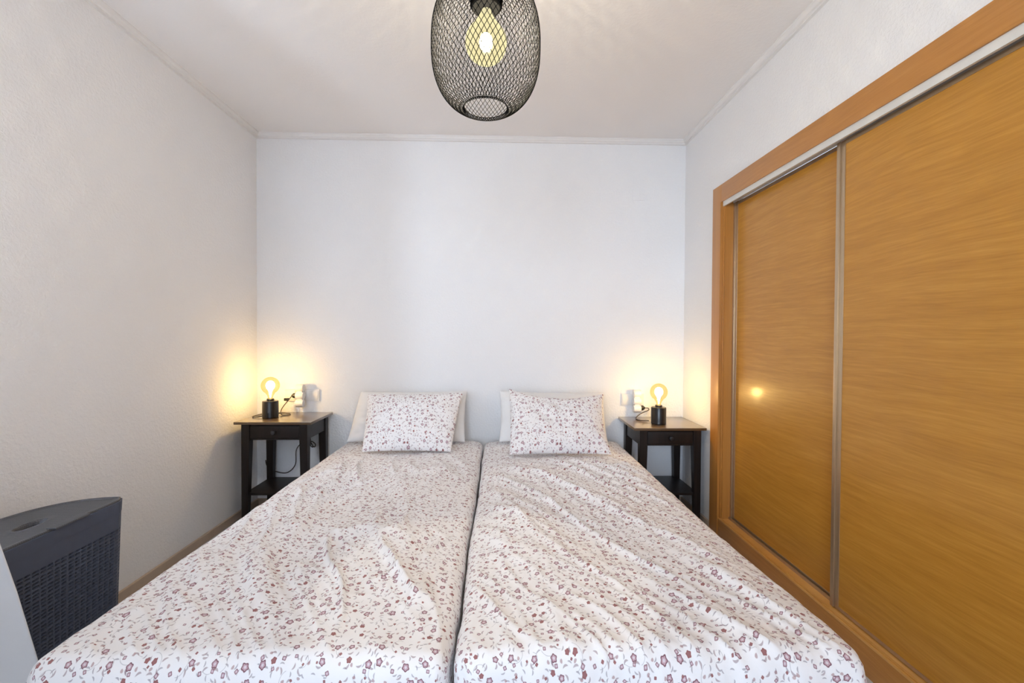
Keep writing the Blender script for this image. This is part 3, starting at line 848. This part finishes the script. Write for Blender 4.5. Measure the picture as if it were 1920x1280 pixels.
# lid with an oval finger hole
nL = 160
O3, _ = dshape(nL)
nn = np.roll(O3, -1, 0)-np.roll(O3, 1, 0); nn = np.stack([nn[:, 1], -nn[:, 0]], -1); nn /= np.linalg.norm(nn, axis=1)[:, None]
hc = np.array([-0.098, -0.002]); he = (0.021, 0.048)
def lidring(k, z):
    q = cxm+(O3-cxm)*0.975+nn*k
    return np.concatenate([q+np.array([HX, HY]), np.full((nL, 1), z)], 1)
def holering(sc, z):
    out = cxm+(O3-cxm)*0.975
    d = out-hc; th_ = np.arctan2(d[:, 1]/he[1], d[:, 0]/he[0])
    q = hc+np.stack([he[0]*np.cos(th_), he[1]*np.sin(th_)], -1)*sc
    return np.concatenate([q+np.array([HX, HY]), np.full((nL, 1), z)], 1)
rows = [lidring(0.001, HZT-0.014), lidring(0.0015, HZT+0.001), lidring(-0.001, HZT+0.0035), lidring(-0.006, HZT+0.0035), lidring(-0.010, HZT+0.0005)]
A_, B_ = lidring(-0.010, HZT+0.0005), holering(1.35, HZT+0.0005)
for t in np.linspace(0.15, 1, 7): rows.append(A_*(1-t)+B_*t)
rows += [holering(1.25, HZT+0.0025), holering(1.08, HZT+0.0020), holering(1.0, HZT-0.002), holering(0.93, HZT-0.016), holering(0.9, HZT-0.030)]
t_ = NT('anthracite_lid'); cc = t_.coord()
vo = t_.new('ShaderNodeTexVoronoi'); t_.L(t_.map(cc, (1, 1, 1)), vo.inputs['Vector']); vo.inputs['Scale'].default_value = 170; vo.inputs['Randomness'].default_value = 0.15
t_.bump(vo.outputs['Distance'], 0.6, 0.002)
M_lid = t_.set(t_.ramp(vo.outputs['Distance'], [(0.1, (0.055, 0.060, 0.072)), (0.6, (0.105, 0.110, 0.125))]), 0.5)
hput(link('lid', grid_mesh('lid', np.stack(rows, 1), None, True), M_lid, None, 40))
# raised grip on the straight edge and a dark sheet painting the shade inside the hole
hput(MB().box(HX-0.014, HX+0.016, HY-0.040, HY+0.080, HZT+0.001, HZT+0.007, 0.003).build('grip', M_lid, None, 40))
hput(MB().box(HX-0.16, HX-0.04, HY-0.09, HY+0.09, HZT-0.075, HZT-0.07).build('hole_shade_sheet', M_hamper_shade, None))

# ------------------------------------------------------------ curtain at the left, on a rod over the added side window
def curtain():
    nz, nt = 120, 240
    zs_ = np.linspace(2.34, FZ+0.02, nz); ts = np.linspace(0, 1, nt)
    P = np.zeros((nt, nz, 3)); UVc = np.zeros((nt, nz, 2))
    ez = np.array([FZ, 0.36, 0.56, 0.71, 0.95, 1.3, 2.34]); ez_x = np.array([-1.185, -1.200, -1.200, -1.205, -1.32, -1.47, -1.545])
    ez_y = np.array([-1.865, -1.915, -1.963, -2.000, -2.08, -2.20, -2.27])
    for j, z in enumerate(zs_):
        ex, ey = np.interp(z, ez, ez_x), np.interp(z, ez, ez_y)
        bx_, by_ = -1.535, -3.40
        k = ts**1.0
        kk = 1-(1-np.clip(k/0.45, 0, 1))**2
        x = ex*(1-kk)+bx_*kk
        y = ey*(1-k**1.5)+by_*k**1.5
        fl = 0.028*np.sin(k*2*PI*11+0.6*np.sin(z*2.0))*sstep(0.15, 0.4, k)
        P[:, j, 0] = x+fl; P[:, j, 1] = y; P[:, j, 2] = z
        UVc[:, j, 0] = k*1.6; UVc[:, j, 1] = z
    me = grid_mesh('curtain', P, UVc)
    o = link('curtain', me, M_curtain, None, 180)
    md = o.modifiers.new('thickness', 'SOLIDIFY'); md.thickness = 0.003
    return o
tag(curtain(), 'white cloth panel sweeping out at the lower left beside the hamper', 'curtain')
rd = empty('curtain_rod', (-1.545, -2.8, 2.37), 'dark rod carrying the white curtain above the added side window', 'curtain rod')
o = MB().tube([(0, -0.68, 0), (0, 0.60, 0)], 0.010, 12).build('rod', M_knob, rd, 60)
for yy in (-0.62, 0.54):
    MB().box(-0.086, -0.006, yy-0.008, yy+0.008, -0.008, 0.008).build('bracket', M_knob, rd, 40)
